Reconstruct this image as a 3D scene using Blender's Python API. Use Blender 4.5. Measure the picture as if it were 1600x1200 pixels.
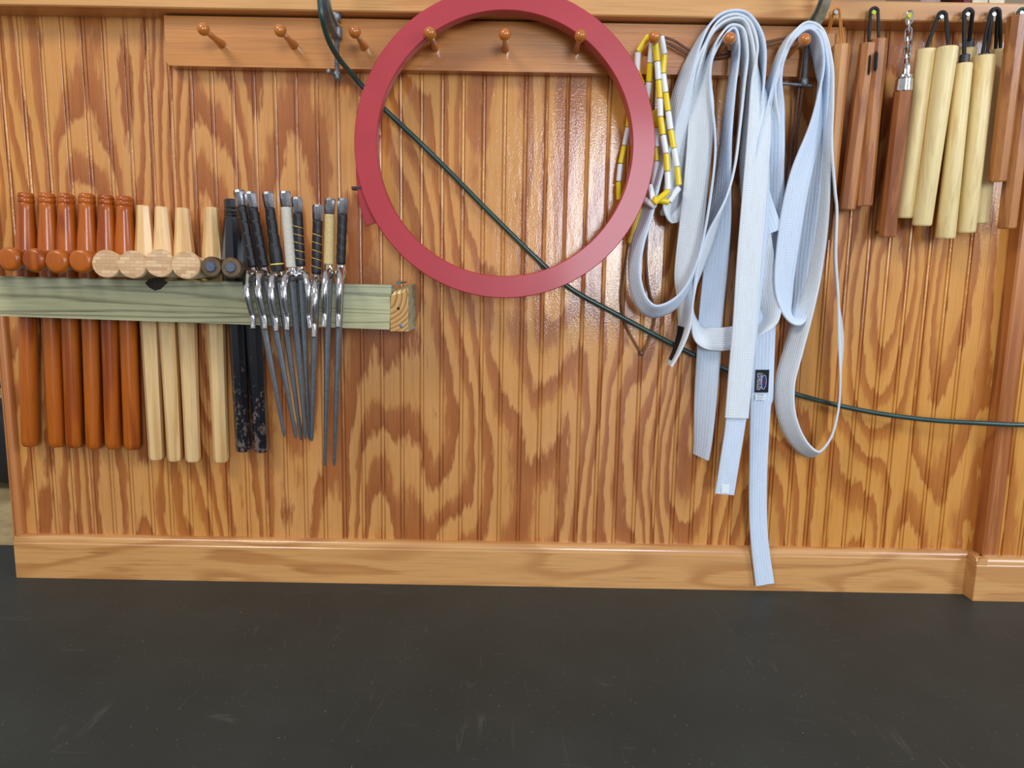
import bpy, bmesh, math, random
from math import sin, cos, pi, radians, sqrt
from mathutils import Vector, Matrix
random.seed(7)
for o in list(bpy.data.objects):
    bpy.data.objects.remove(o)
S = bpy.context.scene
COL = S.collection

# ------------------------------------------------------------------ camera
DIST, EYE, FPX = 1.25, 0.552, 1109.0
PITCH, ROLL = radians(8.2), radians(1.0)
_R0 = Vector((1, 0, 0)); _F = Vector((0, cos(PITCH), -sin(PITCH))); _U0 = Vector((0, sin(PITCH), cos(PITCH)))
_R = _R0 * cos(ROLL) + _U0 * sin(ROLL)
_U = _U0 * cos(ROLL) - _R0 * sin(ROLL)
CAMPOS = Vector((0, -DIST, EYE))
cd = bpy.data.cameras.new('camera'); cam = bpy.data.objects.new('camera', cd); COL.objects.link(cam)
cd.sensor_width = 36.0; cd.lens = FPX / 1600 * 36.0; cd.clip_start = 0.02
cam.matrix_world = Matrix(((_R.x, _U.x, -_F.x, CAMPOS.x), (_R.y, _U.y, -_F.y, CAMPOS.y), (_R.z, _U.z, -_F.z, CAMPOS.z), (0, 0, 0, 1)))
S.camera = cam

# ------------------------------------------------------------------ light
W = bpy.data.worlds.new('room_light'); S.world = W; W.use_nodes = True
bg = W.node_tree.nodes['Background']; bg.inputs[0].default_value = (0.93, 0.94, 1.0, 1); bg.inputs[1].default_value = 0.46

def area(name, loc, target, sx, sy, power, col):
    l = bpy.data.lights.new(name, 'AREA'); l.shape = 'RECTANGLE'; l.size = sx; l.size_y = sy; l.energy = power; l.color = col
    o = bpy.data.objects.new(name, l); COL.objects.link(o); o.location = loc
    o.rotation_euler = (Vector(target) - Vector(loc)).to_track_quat('-Z', 'Y').to_euler()
    return o
area('window_light', (0.95, -5.2, 1.12), (0.95, 0, 1.0), 1.0, 1.5, 104, (0.82, 0.9, 1.0))
area('side_window_light', (2.5, -2.1, 1.55), (0.5, 0, 0.5), 0.9, 1.2, 38, (0.78, 0.88, 1.0))
area('ceiling_light', (-1.5, -1.7, 2.45), (-0.5, 0, 0.6), 1.0, 0.7, 30, (1.0, 0.95, 0.88))
S.view_settings.view_transform = 'Standard'; S.view_settings.look = 'None'
S.view_settings.exposure = 0.0; S.view_settings.gamma = 1.0
S.view_settings.use_curve_mapping = False

# ------------------------------------------------------------------ helpers
def P(x, y, d):
    """world point that stands d metres in front of the panelled wall, seen at pixel x, y"""
    r = _F * FPX + _R * (x - 800) - _U * (y - 600)
    return CAMPOS + r * ((DIST - d) / r.y)

def lin(c):
    return c / 12.92 if c <= 0.04045 else ((c + 0.055) / 1.055) ** 2.4
def rgb(r, g, b):
    return (lin(r / 255), lin(g / 255), lin(b / 255), 1)

class NT:
    def __init__(s, name):
        s.m = bpy.data.materials.new(name); s.m.use_nodes = True
        s.t = s.m.node_tree; s.bsdf = s.t.nodes['Principled BSDF']
    def n(s, kind, **kw):
        nd = s.t.nodes.new(kind)
        for k, v in kw.items(): setattr(nd, k, v)
        return nd
    def link(s, a, b): s.t.links.new(a, b)
    def math(s, op, a, b=None, c=None):
        nd = s.n('ShaderNodeMath', operation=op)
        for i, v in enumerate((a, b, c)):
            if v is None: continue
            if isinstance(v, (int, float)): nd.inputs[i].default_value = v
            else: s.link(v, nd.inputs[i])
        return nd.outputs[0]
    def vmul(s, vec, xyz):
        nd = s.n('ShaderNodeVectorMath', operation='MULTIPLY'); s.link(vec, nd.inputs[0]); nd.inputs[1].default_value = xyz
        return nd.outputs[0]
    def vadd(s, a, b):
        nd = s.n('ShaderNodeVectorMath', operation='ADD'); s.link(a, nd.inputs[0])
        if isinstance(b, tuple): nd.inputs[1].default_value = b
        else: s.link(b, nd.inputs[1])
        return nd.outputs[0]
    def noise(s, vec, scale=1.0, detail=2.0, rough=0.5, dist=0.0):
        nd = s.n('ShaderNodeTexNoise'); s.link(vec, nd.inputs['Vector'])
        nd.inputs['Scale'].default_value = scale; nd.inputs['Detail'].default_value = detail
        nd.inputs['Roughness'].default_value = rough; nd.inputs['Distortion'].default_value = dist
        return nd.outputs[0]
    def ramp(s, fac, stops, interp='LINEAR'):
        nd = s.n('ShaderNodeValToRGB'); s.link(fac, nd.inputs[0]); cr = nd.color_ramp; cr.interpolation = interp
        while len(cr.elements) < len(stops): cr.elements.new(0.5)
        for e, (p, c) in zip(cr.elements, stops):
            e.position = p; e.color = c
        return nd.outputs[0]
    def mix(s, fac, a, b, mode='MIX'):
        nd = s.n('ShaderNodeMix', data_type='RGBA', blend_type=mode)
        for i, v in ((0, fac), (6, a), (7, b)):
            if isinstance(v, (int, float, tuple)): nd.inputs[i].default_value = v
            else: s.link(v, nd.inputs[i])
        return nd.outputs[2]
    def pos(s): return s.n('ShaderNodeNewGeometry').outputs['Position']
    def obj(s, spread=9.0):
        tc = s.n('ShaderNodeTexCoord').outputs['Object']; oi = s.n('ShaderNodeObjectInfo').outputs['Random']
        k = s.n('ShaderNodeCombineXYZ')
        for i in range(3): s.link(s.math('MULTIPLY', oi, spread * (1 + i)), k.inputs[i])
        return s.vadd(tc, k.outputs[0])
    def uv(s): return s.n('ShaderNodeTexCoord').outputs['UV']
    def bump(s, height, strength=0.2, dist=0.001):
        nd = s.n('ShaderNodeBump'); s.link(height, nd.inputs['Height'])
        nd.inputs['Strength'].default_value = strength; nd.inputs['Distance'].default_value = dist
        s.link(nd.outputs[0], s.bsdf.inputs['Normal'])
    def set(s, color=None, rough=None, metal=None, coat=None, coat_rough=None, spec=None):
        b = s.bsdf.inputs
        if color is not None:
            if isinstance(color, tuple): b['Base Color'].default_value = color
            else: s.link(color, b['Base Color'])
        if rough is not None:
            if isinstance(rough, (int, float)): b['Roughness'].default_value = rough
            else: s.link(rough, b['Roughness'])
        if metal is not None: b['Metallic'].default_value = metal
        if coat is not None: b['Coat Weight'].default_value = coat
        if coat_rough is not None: b['Coat Roughness'].default_value = coat_rough
        if spec is not None: b['Specular IOR Level'].default_value = spec
        return s.m

def simple(name, col, rough=0.5, metal=0.0, var=0.12, scale=60.0, coat=0.0, bump=0.0, spec=0.5):
    k = NT(name); v = k.obj()
    f = k.noise(v, scale, 3, 0.6)
    lo = tuple(c * (1 - var) for c in col[:3]) + (1,); hi = tuple(min(1, c * (1 + var)) for c in col[:3]) + (1,)
    c = k.ramp(f, [(0.3, lo), (0.7, hi)])
    if bump: k.bump(k.noise(v, scale * 6, 3, 0.6), bump, 0.0006)
    return k.set(c, rough, metal, coat, 0.12, spec)

def wood(name, light, dark, stretch, bands, fine, rough=0.35, coords='obj', coat=0.3, edge=0.5, coat_rough=0.15, bump=0.08, tint=None, jag=0.1, detail=1.5, bdist=0.0005):
    k = NT(name); v = k.pos() if coords == 'pos' else k.obj()
    fn = k.noise(k.vmul(v, fine), 1.0, 3, 0.6)
    n1 = k.noise(k.vmul(v, stretch), 1.0, detail, 0.45, 0.25)
    f = k.math('ADD', k.math('MULTIPLY', n1, bands), k.math('MULTIPLY', fn, jag * 4))
    fr = k.math('FRACT', f)
    c = k.ramp(fr, [(0.0, light), (edge - 0.22, light), (edge, dark), (0.86, dark), (1.0, light)])
    if tint:
        c = k.mix(k.math('MULTIPLY', k.ramp(k.noise(k.vmul(v, tuple(q * 0.45 for q in stretch)), 1.0, 1, 0.5), [(0.4, (0, 0, 0, 1)), (0.62, (1, 1, 1, 1))]), 0.5), c, tint)
    c = k.mix(1.0, c, k.ramp(fn, [(0.25, (0.8, 0.78, 0.76, 1)), (0.5, (1, 1, 1, 1)), (0.8, (1.06, 1.06, 1.04, 1))]), 'MULTIPLY')
    if bump: k.bump(fn, bump, bdist)
    return k.set(c, rough, 0, coat, coat_rough)

# ------------------------------------------------------------------ materials
M = {}
# panelling: rotary-cut ply with broad wavy figure under a slightly pimply varnish
k = NT('panel_wood'); v = k.pos()
fn = k.noise(k.vmul(v, (330, 330, 9)), 1.0, 3, 0.6)
jag = k.noise(k.vmul(v, (150, 150, 24)), 1.0, 2, 0.55)
warp = k.noise(k.vmul(v, (16, 16, 5)), 1.0, 2, 0.5)
n1 = k.noise(k.vmul(v, (5.0, 5.0, 1.0)), 1.0, 1.0, 0.4)
big = k.noise(k.vmul(v, (2.1, 2.1, 0.9)), 1.0, 1.0, 0.4)
sx_ = k.n('ShaderNodeSeparateXYZ'); k.link(v, sx_.inputs[0])
f = k.math('ADD', k.math('ADD', k.math('MULTIPLY', n1, 17.0), k.math('MULTIPLY', sx_.outputs[0], 11.0)), k.math('ADD', k.math('MULTIPLY', jag, 0.5), k.math('MULTIPLY', warp, 1.5)))
fr = k.math('FRACT', f)
c = k.ramp(fr, [(0.0, rgb(210, 150, 88)), (0.38, rgb(206, 144, 80)), (0.53, rgb(174, 106, 56)), (0.88, rgb(160, 92, 46)), (1.0, rgb(210, 150, 88))])
c2 = k.ramp(fr, [(0.0, rgb(216, 152, 74)), (0.42, rgb(211, 145, 66)), (0.58, rgb(188, 117, 50)), (0.90, rgb(176, 103, 40)), (1.0, rgb(216, 152, 74))])
c = k.mix(k.ramp(big, [(0.42, (0, 0, 0, 1)), (0.6, (1, 1, 1, 1))]), c, c2)
c = k.mix(1.0, c, k.ramp(fn, [(0.25, (0.84, 0.82, 0.8, 1)), (0.5, (1, 1, 1, 1)), (0.8, (1.05, 1.05, 1.03, 1))]), 'MULTIPLY')
pim = k.math('ADD', k.noise(k.vmul(v, (420, 420, 300)), 1.0, 2, 0.5), k.math('MULTIPLY', k.noise(k.vmul(v, (70, 70, 16)), 1.0, 2, 0.5), 2.2))
k.bump(pim, 0.28, 0.0007)
M['panel'] = k.set(c, 0.36, 0, 0.85, 0.10, 0.2)
k.link(k.bsdf.inputs['Normal'].links[0].from_socket, k.bsdf.inputs['Coat Normal'])
M['panel_groove'] = wood('panel_backing_wood', rgb(130, 72, 34), rgb(96, 50, 24), (5, 5, 1), 6, (200, 200, 8), 0.4, 'pos')
M['pine'] = wood('varnished_pine', rgb(212, 156, 94), rgb(190, 130, 72), (2.2, 6, 13), 7, (9, 200, 260), 0.34, 'pos', 0.6, 0.72, 0.12, 0.1, rgb(216, 162, 100))
M['pine_ledge'] = wood('ledge_pine', rgb(208, 152, 88), rgb(190, 128, 68), (1.1, 5, 10), 6, (9, 200, 260), 0.38, 'pos', 0.3, 0.75, 0.2, 0.1)
M['pine_board'] = wood('peg_board_pine', rgb(199, 131, 66), rgb(172, 102, 46), (1.2, 5, 8), 5, (7, 200, 240), 0.3, 'pos', 0.6, 0.7, 0.1, 0.30, rgb(206, 140, 76), 0.1, 1.5, 0.001)
M['pine_vertical'] = wood('corner_trim_pine', rgb(196, 124, 66), rgb(160, 92, 44), (26, 26, 1.2), 4, (260, 260, 9), 0.32, 'pos', 0.5, 0.7)
M['treated'] = wood('treated_lumber', rgb(190, 186, 144), rgb(140, 132, 98), (0.6, 9, 24), 8, (10, 200, 260), 0.7, 'obj', 0.0, 0.85, 0.2, 0.15, rgb(152, 166, 148))
M['knot'] = simple('dark_knot', rgb(46, 32, 24), 0.7, 0, 0.4, 200)
M['treated_end'] = None
k = NT('end_grain'); v = k.obj(0)
d1 = k.n('ShaderNodeVectorMath', operation='DISTANCE'); k.link(v, d1.inputs[0]); d1.inputs[1].default_value = (-0.03, 0, 0.02)
fr = k.math('FRACT', k.math('MULTIPLY', k.math('ADD', d1.outputs['Value'], k.math('MULTIPLY', k.noise(v, 60, 2), 0.003)), 190))
M['treated_end'] = k.set(k.ramp(fr, [(0, rgb(206, 160, 98)), (0.6, rgb(190, 142, 80)), (0.8, rgb(120, 80, 38)), (1, rgb(206, 160, 98))]), 0.75)
M['splinter'] = simple('fresh_split_wood', rgb(226, 196, 136), 0.7, 0, 0.15, 120)
M['peg'] = simple('peg_varnish', rgb(190, 112, 40), 0.2, 0, 0.1, 40, 0.6)
M['red'] = simple('red_paint', rgb(178, 46, 56), 0.38, 0, 0.05, 12, 0.15)
M['band'] = simple('dark_rubber', rgb(62, 48, 46), 0.6)
M['tonfa_red'] = wood('red_oak_varnish', rgb(182, 94, 22), rgb(150, 68, 15), (40, 40, 3), 2.5, (320, 320, 14), 0.3, 'obj', 0.45, 0.7, 0.16, 0.06)
M['tonfa_red'].node_tree.nodes['Principled BSDF'].inputs['Specular IOR Level'].default_value = 0.3
M['tonfa_pale'] = wood('pale_ash', rgb(238, 200, 142), rgb(220, 172, 108), (40, 40, 2), 2.5, (320, 320, 10), 0.32, 'obj', 0.9, 0.75, 0.12, 0.05)
k = NT('laminated_end_grain'); v = k.obj(3)
br = k.n('ShaderNodeTexBrick'); k.link(k.vmul(v, (1, 1, 1)), br.inputs['Vector'])
mp = k.n('ShaderNodeMapping'); k.link(v, mp.inputs[0]); mp.inputs['Rotation'].default_value = (radians(90), 0, 0); k.link(mp.outputs[0], br.inputs['Vector'])
br.inputs['Scale'].default_value = 100; br.inputs['Color1'].default_value = rgb(226, 190, 146); br.inputs['Color2'].default_value = rgb(190, 146, 104); br.inputs['Mortar'].default_value = rgb(176, 132, 92)
br.inputs['Mortar Size'].default_value = 0.03; br.inputs['Brick Width'].default_value = 1.4; br.inputs['Row Height'].default_value = 0.5; br.inputs['Mortar Smooth'].default_value = 0.6
M['tonfa_end'] = k.set(br.outputs['Color'], 0.5)
M['black_lacquer'] = None
k = NT('chipped_black_lacquer'); v = k.obj()
ch = k.noise(k.vmul(v, (90, 90, 60)), 1.0, 5, 0.75)
sep = k.n('ShaderNodeSeparateXYZ'); k.link(k.n('ShaderNodeTexCoord').outputs['Object'], sep.inputs[0])
low = k.math('MULTIPLY', k.math('SUBTRACT', -0.06, sep.outputs[2]), 0.9)
msk = k.ramp(k.math('ADD', ch, low), [(0.61, (0, 0, 0, 1)), (0.66, (1, 1, 1, 1))])
M['black_lacquer'] = k.set(k.mix(msk, rgb(17, 20, 28), rgb(118, 98, 92)), 0.3, 0, 0.8, 0.14)
M['black_end'] = simple('worn_bronze', rgb(104, 84, 60), 0.4, 0.5, 0.3, 90)
M['black_plug'] = simple('blue_grey_plug', rgb(84, 92, 110), 0.45, 0.2)
k = NT('chrome'); v = k.obj()
M['chrome'] = k.set(k.ramp(k.noise(k.vmul(v, (160, 160, 160)), 1, 3), [(0.3, rgb(208, 208, 208)), (0.62, rgb(228, 228, 230)), (0.8, rgb(212, 204, 184))]), 0.12, 1.0)
M['pommel'] = simple('worn_chrome_pommel', rgb(165, 166, 170), 0.25, 1.0, 0.25, 120)
M['steel'] = simple('grey_steel', rgb(132, 136, 142), 0.4, 0.8, 0.15, 150)
M['iron'] = simple('clamp_iron', rgb(128, 134, 138), 0.45, 0.75, 0.25, 120, 0, 0.3)
M['iron_pale'] = simple('clamp_pale_paint', rgb(160, 154, 128), 0.5, 0.2, 0.2, 100)
M['tape_black'] = simple('black_grip_tape', rgb(24, 24, 28), 0.45, 0, 0.4, 150, 0, 0.3)
M['tape_white'] = simple('white_cord_wrap', rgb(206, 200, 186), 0.8, 0, 0.1, 400, 0, 0.5)
M['tape_cream'] = simple('cream_cord_wrap', rgb(210, 184, 126), 0.8, 0, 0.15, 400, 0, 0.5)
M['gold'] = simple('gold_wire', rgb(214, 172, 84), 0.35, 0.4)
M['green'] = simple('green_sleeve', rgb(34, 66, 60), 0.35, 0, 0.2, 30, 0.3)
def cloth(name, col, rows):
    k = NT(name); uv = k.uv(); s = k.n('ShaderNodeSeparateXYZ'); k.link(uv, s.inputs[0])
    a = k.math('ABSOLUTE', k.math('SINE', k.math('MULTIPLY', s.outputs[0], pi * rows)))
    b = k.math('ABSOLUTE', k.math('SINE', k.math('MULTIPLY', k.math('ADD', s.outputs[1], k.math('MULTIPLY', k.noise(k.vmul(uv, (3, 30, 1)), 1, 2), 0.006)), pi / 0.0032)))
    n = k.noise(k.vmul(uv, (6, 25, 1)), 1.0, 3, 0.6)
    h = k.math('ADD', k.math('POWER', a, 0.5), k.math('MULTIPLY', k.math('POWER', b, 0.6), k.math('MULTIPLY', n, 1.1)))
    k.bump(h, 0.65, 0.0009)
    cc = k.mix(1.0, col, k.ramp(h, [(0.25, (0.86, 0.87, 0.9, 1)), (0.7, (1, 1, 1, 1))]), 'MULTIPLY')
    cc = k.mix(1.0, cc, k.ramp(n, [(0.3, (0.94, 0.93, 0.9, 1)), (0.6, (1, 1, 1, 1))]), 'MULTIPLY')
    k.bsdf.inputs['Sheen Weight'].default_value = 0.1
    return k.set(cc, 0.85, 0, 0, 0.5, 0.2)
M['belt'] = cloth('white_cotton_webbing', rgb(226, 235, 247), 9)
M['belt_b'] = cloth('blue_white_cotton_webbing', rgb(217, 230, 248), 7)
M['belt_c'] = cloth('cream_white_cotton_webbing', rgb(230, 236, 243), 10)
M['patch_black'] = simple('black_woven_label', rgb(13, 14, 24), 0.8, 0, 0.1, 300)
M['patch_white'] = simple('white_woven_label', rgb(232, 238, 240), 0.7, 0, 0.03, 300)
M['ink_white'] = simple('white_thread', rgb(214, 216, 226), 0.7, 0, 0.03)
M['ink_grey'] = simple('grey_print', rgb(120, 128, 144), 0.7, 0, 0.03)
M['ink_blue'] = simple('blue_thread', rgb(32, 48, 112), 0.8, 0, 0.03)
M['ink_red'] = simple('red_thread', rgb(190, 44, 40), 0.7, 0, 0.03)
M['bead_yellow'] = simple('yellow_plastic', rgb(238, 206, 10), 0.3, 0, 0.03, 30, 0.3)
M['bead_white'] = simple('white_plastic', rgb(232, 234, 236), 0.3, 0, 0.02, 30, 0.3)
M['handle_yellow'] = simple('pale_yellow_plastic', rgb(236, 208, 90), 0.35, 0, 0.05, 30, 0.2)
M['leather'] = simple('brown_leather_cord', rgb(112, 74, 52), 0.55, 0, 0.2, 200)
M['orange_cord'] = simple('orange_cord', rgb(200, 128, 44), 0.5, 0, 0.15, 200)
M['black_cord'] = simple('black_cord', rgb(20, 20, 23), 0.6, 0, 0.3, 300, 0, 0.3)
M['green_cord'] = simple('green_braided_cord', rgb(44, 66, 52), 0.6, 0, 0.3, 300)
M['nun_tan'] = wood('tan_hardwood', rgb(206, 146, 84), rgb(182, 118, 62), (30, 30, 2), 3, (320, 320, 12), 0.4, 'obj', 0.4, 0.7, 0.2)
M['nun_brown'] = wood('brown_hardwood', rgb(186, 120, 62), rgb(158, 94, 44), (30, 30, 2), 3, (320, 320, 12), 0.36, 'obj', 0.6, 0.7, 0.2, 0.4, None, 0.1, 1.5, 0.001)
M['nun_dark'] = wood('dark_brown_hardwood', rgb(164, 98, 50), rgb(142, 80, 38), (30, 30, 2), 3, (320, 320, 12), 0.4, 'obj', 0.4, 0.7, 0.2)
M['bamboo'] = wood('cream_bamboo', rgb(240, 216, 156), rgb(233, 203, 138), (25, 25, 3), 2, (200, 200, 10), 0.45, 'obj', 0.1, 0.7, 0.2, 0.04)
M['bamboo_end'] = simple('pale_rounded_end', rgb(224, 208, 168), 0.5)
M['ferrule'] = simple('dark_grey_ferrule', rgb(62, 60, 64), 0.4, 0.4)
M['nail'] = simple('nail_steel', rgb(170, 172, 176), 0.3, 0.9)
M['nail_yellow'] = simple('yellow_nail_tip', rgb(196, 200, 40), 0.5)
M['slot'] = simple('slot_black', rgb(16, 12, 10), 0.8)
k = NT('black_rubber_mat'); v = k.pos()
n = k.noise(v, 4.0, 4, 0.6); sp = k.noise(v, 260, 2, 0.5)
sc1 = k.noise(k.vmul(v, (60, 7, 1)), 1, 3, 0.6, 1.5); sc2 = k.noise(k.vmul(v, (9, 55, 1)), 1, 3, 0.6, 1.5)
c = k.ramp(n, [(0.3, rgb(47, 51, 47)), (0.7, rgb(58, 62, 58))])
scr = k.math('MULTIPLY', k.math('ADD', k.ramp(sc1, [(0.66, (0, 0, 0, 1)), (0.74, (1, 1, 1, 1))]), k.ramp(sc2, [(0.66, (0, 0, 0, 1)), (0.74, (1, 1, 1, 1))])), 0.22)
c = k.mix(scr, c, rgb(112, 108, 100))
c = k.mix(k.math('MULTIPLY', k.ramp(sp, [(0.71, (0, 0, 0, 1)), (0.76, (1, 1, 1, 1))]), 0.7), c, rgb(150, 146, 138))
k.bump(k.noise(v, 500, 3, 0.6), 0.25, 0.0006)
M['mat'] = k.set(c, 0.58, 0, 0, 0.3, 0.35)
k = NT('dusty_concrete'); v = k.pos()
M['concrete'] = k.set(k.ramp(k.noise(v, 9, 5, 0.65), [(0.3, rgb(150, 128, 86)), (0.55, rgb(196, 174, 126)), (0.75, rgb(214, 196, 154))]), 0.6)
M['far_wall'] = simple('beige_plaster', rgb(196, 176, 150), 0.8, 0, 0.04, 6)
M['bag'] = simple('black_nylon', rgb(18, 19, 24), 0.6, 0, 0.3, 40)
M['book_a'] = simple('maroon_cloth', rgb(96, 26, 30), 0.6); M['book_b'] = simple('cream_paper', rgb(214, 204, 176), 0.6); M['book_c'] = simple('grey_purple_card', rgb(150, 128, 132), 0.6)

# ------------------------------------------------------------------ mesh building
ORG = {}
def mk(name, verts, faces, mat, parent=None, smooth=True, uvs=None, sharp=40, origin=None, mats=None, fmat=None):
    verts = [Vector(q) for q in verts]
    if origin is None:
        lo = [min(q[i] for q in verts) for i in range(3)]; hi = [max(q[i] for q in verts) for i in range(3)]
        origin = Vector([(a + b) / 2 for a, b in zip(lo, hi)])
    me = bpy.data.meshes.new(name); me.from_pydata([q - origin for q in verts], [], faces); me.update()
    me.materials.append(mat)
    for m2 in mats or []: me.materials.append(m2)
    if fmat: me.polygons.foreach_set('material_index', fmat)
    if uvs:
        ul = me.uv_layers.new(name='UVMap')
        for p in me.polygons:
            for li, vi in zip(p.loop_indices, p.vertices): ul.data[li].uv = uvs[p.index][list(p.vertices).index(vi)]
    bm = bmesh.new(); bm.from_mesh(me); bmesh.ops.recalc_face_normals(bm, faces=bm.faces)
    for fc in bm.faces: fc.smooth = smooth
    if smooth:
        for e in bm.edges:
            if len(e.link_faces) == 2 and e.calc_face_angle(0) > radians(sharp): e.smooth = False
    bm.to_mesh(me); bm.free()
    o = bpy.data.objects.new(name, me); COL.objects.link(o)
    place(o, origin, parent)
    return o
def place(o, origin, parent=None):
    ORG[o.name] = Vector(origin)
    if parent is not None:
        o.parent = parent; o.location = Vector(origin) - ORG[parent.name]
    else: o.location = origin
def tag(o, label=None, cat=None, group=None, kind=None):
    for a, b in (('label', label), ('category', cat), ('group', group), ('kind', kind)):
        if b: o[a] = b
    return o
def thing(name, loc, label, cat, group=None):
    o = bpy.data.objects.new(name, None); o.empty_display_size = 0.02; COL.objects.link(o); place(o, loc)
    return tag(o, label, cat, group)

class MB:
    def __init__(s): s.v = []; s.f = []; s.m = []
    def add(s, vf, mi=0):
        k = len(s.v); s.v += [Vector(q) for q in vf[0]]; s.f += [tuple(i + k for i in f) for f in vf[1]]; s.m += [mi] * len(vf[1]); return s
    def mk(s, name, mat, parent=None, mats=None, **kw): return mk(name, s.v, s.f, mat, parent, mats=mats, fmat=s.m if mats else None, **kw)

def frame(a, b, up=Vector((0, 0, 1))):
    z = (Vector(b) - Vector(a)).normalized()
    if abs(z.dot(up)) > 0.98: up = Vector((0, -1, 0))
    x = up.cross(z).normalized(); y = z.cross(x)
    return x, y, z
def lathe(a, b, prof, seg=20, rot=0.0, xs=1.0, ref=None):
    """revolve prof [(t, r)] about a->b, t in metres from a; rings of seg corners"""
    a = Vector(a); x, y, z = frame(a, b) if ref is None else ref
    v = []; f = []
    for t, r in prof:
        for i in range(seg):
            q = 2 * pi * (i + rot) / seg
            v.append(a + z * t + x * (r * cos(q) * xs) + y * (r * sin(q)))
    for j in range(len(prof) - 1):
        for i in range(seg):
            i2 = (i + 1) % seg
            f.append((j * seg + i, j * seg + i2, (j + 1) * seg + i2, (j + 1) * seg + i))
    f.append(tuple(range(seg))[::-1]); f.append(tuple(range((len(prof) - 1) * seg, len(prof) * seg)))
    return v, f
def tube(pts, rad, seg=10, closed=False):
    pts = [Vector(p) for p in pts]; n = len(pts)
    if not hasattr(rad, '__len__'): rad = [rad] * n
    v = []; f = []; prev = None
    for i, p in enumerate(pts):
        if closed: t = (pts[(i + 1) % n] - pts[i - 1]).normalized()
        else: t = (pts[min(i + 1, n - 1)] - pts[max(i - 1, 0)]).normalized()
        if prev is None:
            prev = t.orthogonal().normalized()
        prev = (prev - t * prev.dot(t)).normalized(); b = t.cross(prev)
        for k in range(seg):
            q = 2 * pi * k / seg; v.append(p + (prev * cos(q) + b * sin(q)) * rad[i])
    for i in range(n if closed else n - 1):
        j = (i + 1) % n
        for k in range(seg):
            k2 = (k + 1) % seg; f.append((i * seg + k, i * seg + k2, j * seg + k2, j * seg + k))
    if not closed: f.append(tuple(range(seg))[::-1]); f.append(tuple(range((n - 1) * seg, n * seg)))
    return v, f
def crom(pts, n=8):
    """smooth curve through points of any dimension"""
    out = []; L = len(pts)
    for i in range(L - 1):
        p0 = pts[max(i - 1, 0)]; p1 = pts[i]; p2 = pts[i + 1]; p3 = pts[min(i + 2, L - 1)]
        for k in range(n):
            t = k / n; t2 = t * t; t3 = t2 * t
            out.append(tuple(0.5 * (2 * b + (c - a) * t + (2 * a - 5 * b + 4 * c - d) * t2 + (3 * b - a - 3 * c + d) * t3) for a, b, c, d in zip(p0, p1, p2, p3)))
    out.append(tuple(pts[-1])); return out
def box(x0, x1, y0, y1, z0, z1, bev=0.0):
    if bev <= 0:
        v = [(x, y, z) for x in (x0, x1) for y in (y0, y1) for z in (z0, z1)]
        return v, [(0, 1, 3, 2), (4, 6, 7, 5), (0, 4, 5, 1), (2, 3, 7, 6), (0, 2, 6, 4), (1, 5, 7, 3)]
    bm = bmesh.new(); bmesh.ops.create_cube(bm, size=1)
    for q in bm.verts: q.co = Vector(((x0 + x1) / 2 + q.co.x * (x1 - x0), (y0 + y1) / 2 + q.co.y * (y1 - y0), (z0 + z1) / 2 + q.co.z * (z1 - z0)))
    bmesh.ops.bevel(bm, geom=list(bm.edges), offset=bev, segments=2, affect='EDGES', profile=0.5)
    bm.verts.index_update(); r = ([q.co.copy() for q in bm.verts], [tuple(w.index for w in fc.verts) for fc in bm.faces]); bm.free(); return r
def prism(poly, axis, a, b):
    """extrude a 2-D outline along an axis: 'x' poly=(y,z), 'y' poly=(x,z), 'z' poly=(x,y)"""
    put = {'x': lambda p, t: (t, p[0], p[1]), 'y': lambda p, t: (p[0], t, p[1]), 'z': lambda p, t: (p[0], p[1], t)}[axis]
    n = len(poly); v = [put(p, a) for p in poly] + [put(p, b) for p in poly]
    f = [(i, (i + 1) % n, n + (i + 1) % n, n + i) for i in range(n)] + [tuple(range(n))[::-1], tuple(range(n, 2 * n))]
    return v, f
def struct(name, vf, mat, parent=None, **kw):
    return tag(mk(name, vf[0], vf[1], mat, parent, **kw), kind=None if parent else 'structure')

# ------------------------------------------------------------------ setting
LEDGE_Z = P(790, 38, 0).z
LEDGE_T = P(1520, 3, 0.046).z
XL = P(12, 660, 0).x                    # left end of the half wall
XR = P(1577, 360, 0).x + 0.001          # inner corner at the pilaster
PIL = 0.028
struct('floor', prism([(-3.0, -3.2), (3.2, -3.2), (3.2, 0.14), (-3.0, 0.14)], 'z', -0.02, 0), M['mat'])
struct('floor.001', prism([(-9.0, 0.14), (9.0, 0.14), (9.0, 4.2), (-9.0, 4.2)], 'z', -0.03, -0.006), M['concrete'])
struct('wall_far', box(-9.0, 9.0, 4.0, 4.1, -0.03, 3.2), M['far_wall'])
wall = struct('wall_back', box(XL + 0.004, 2.2, 0.0042, 0.12, 0, LEDGE_Z), M['panel_groove'])
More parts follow.
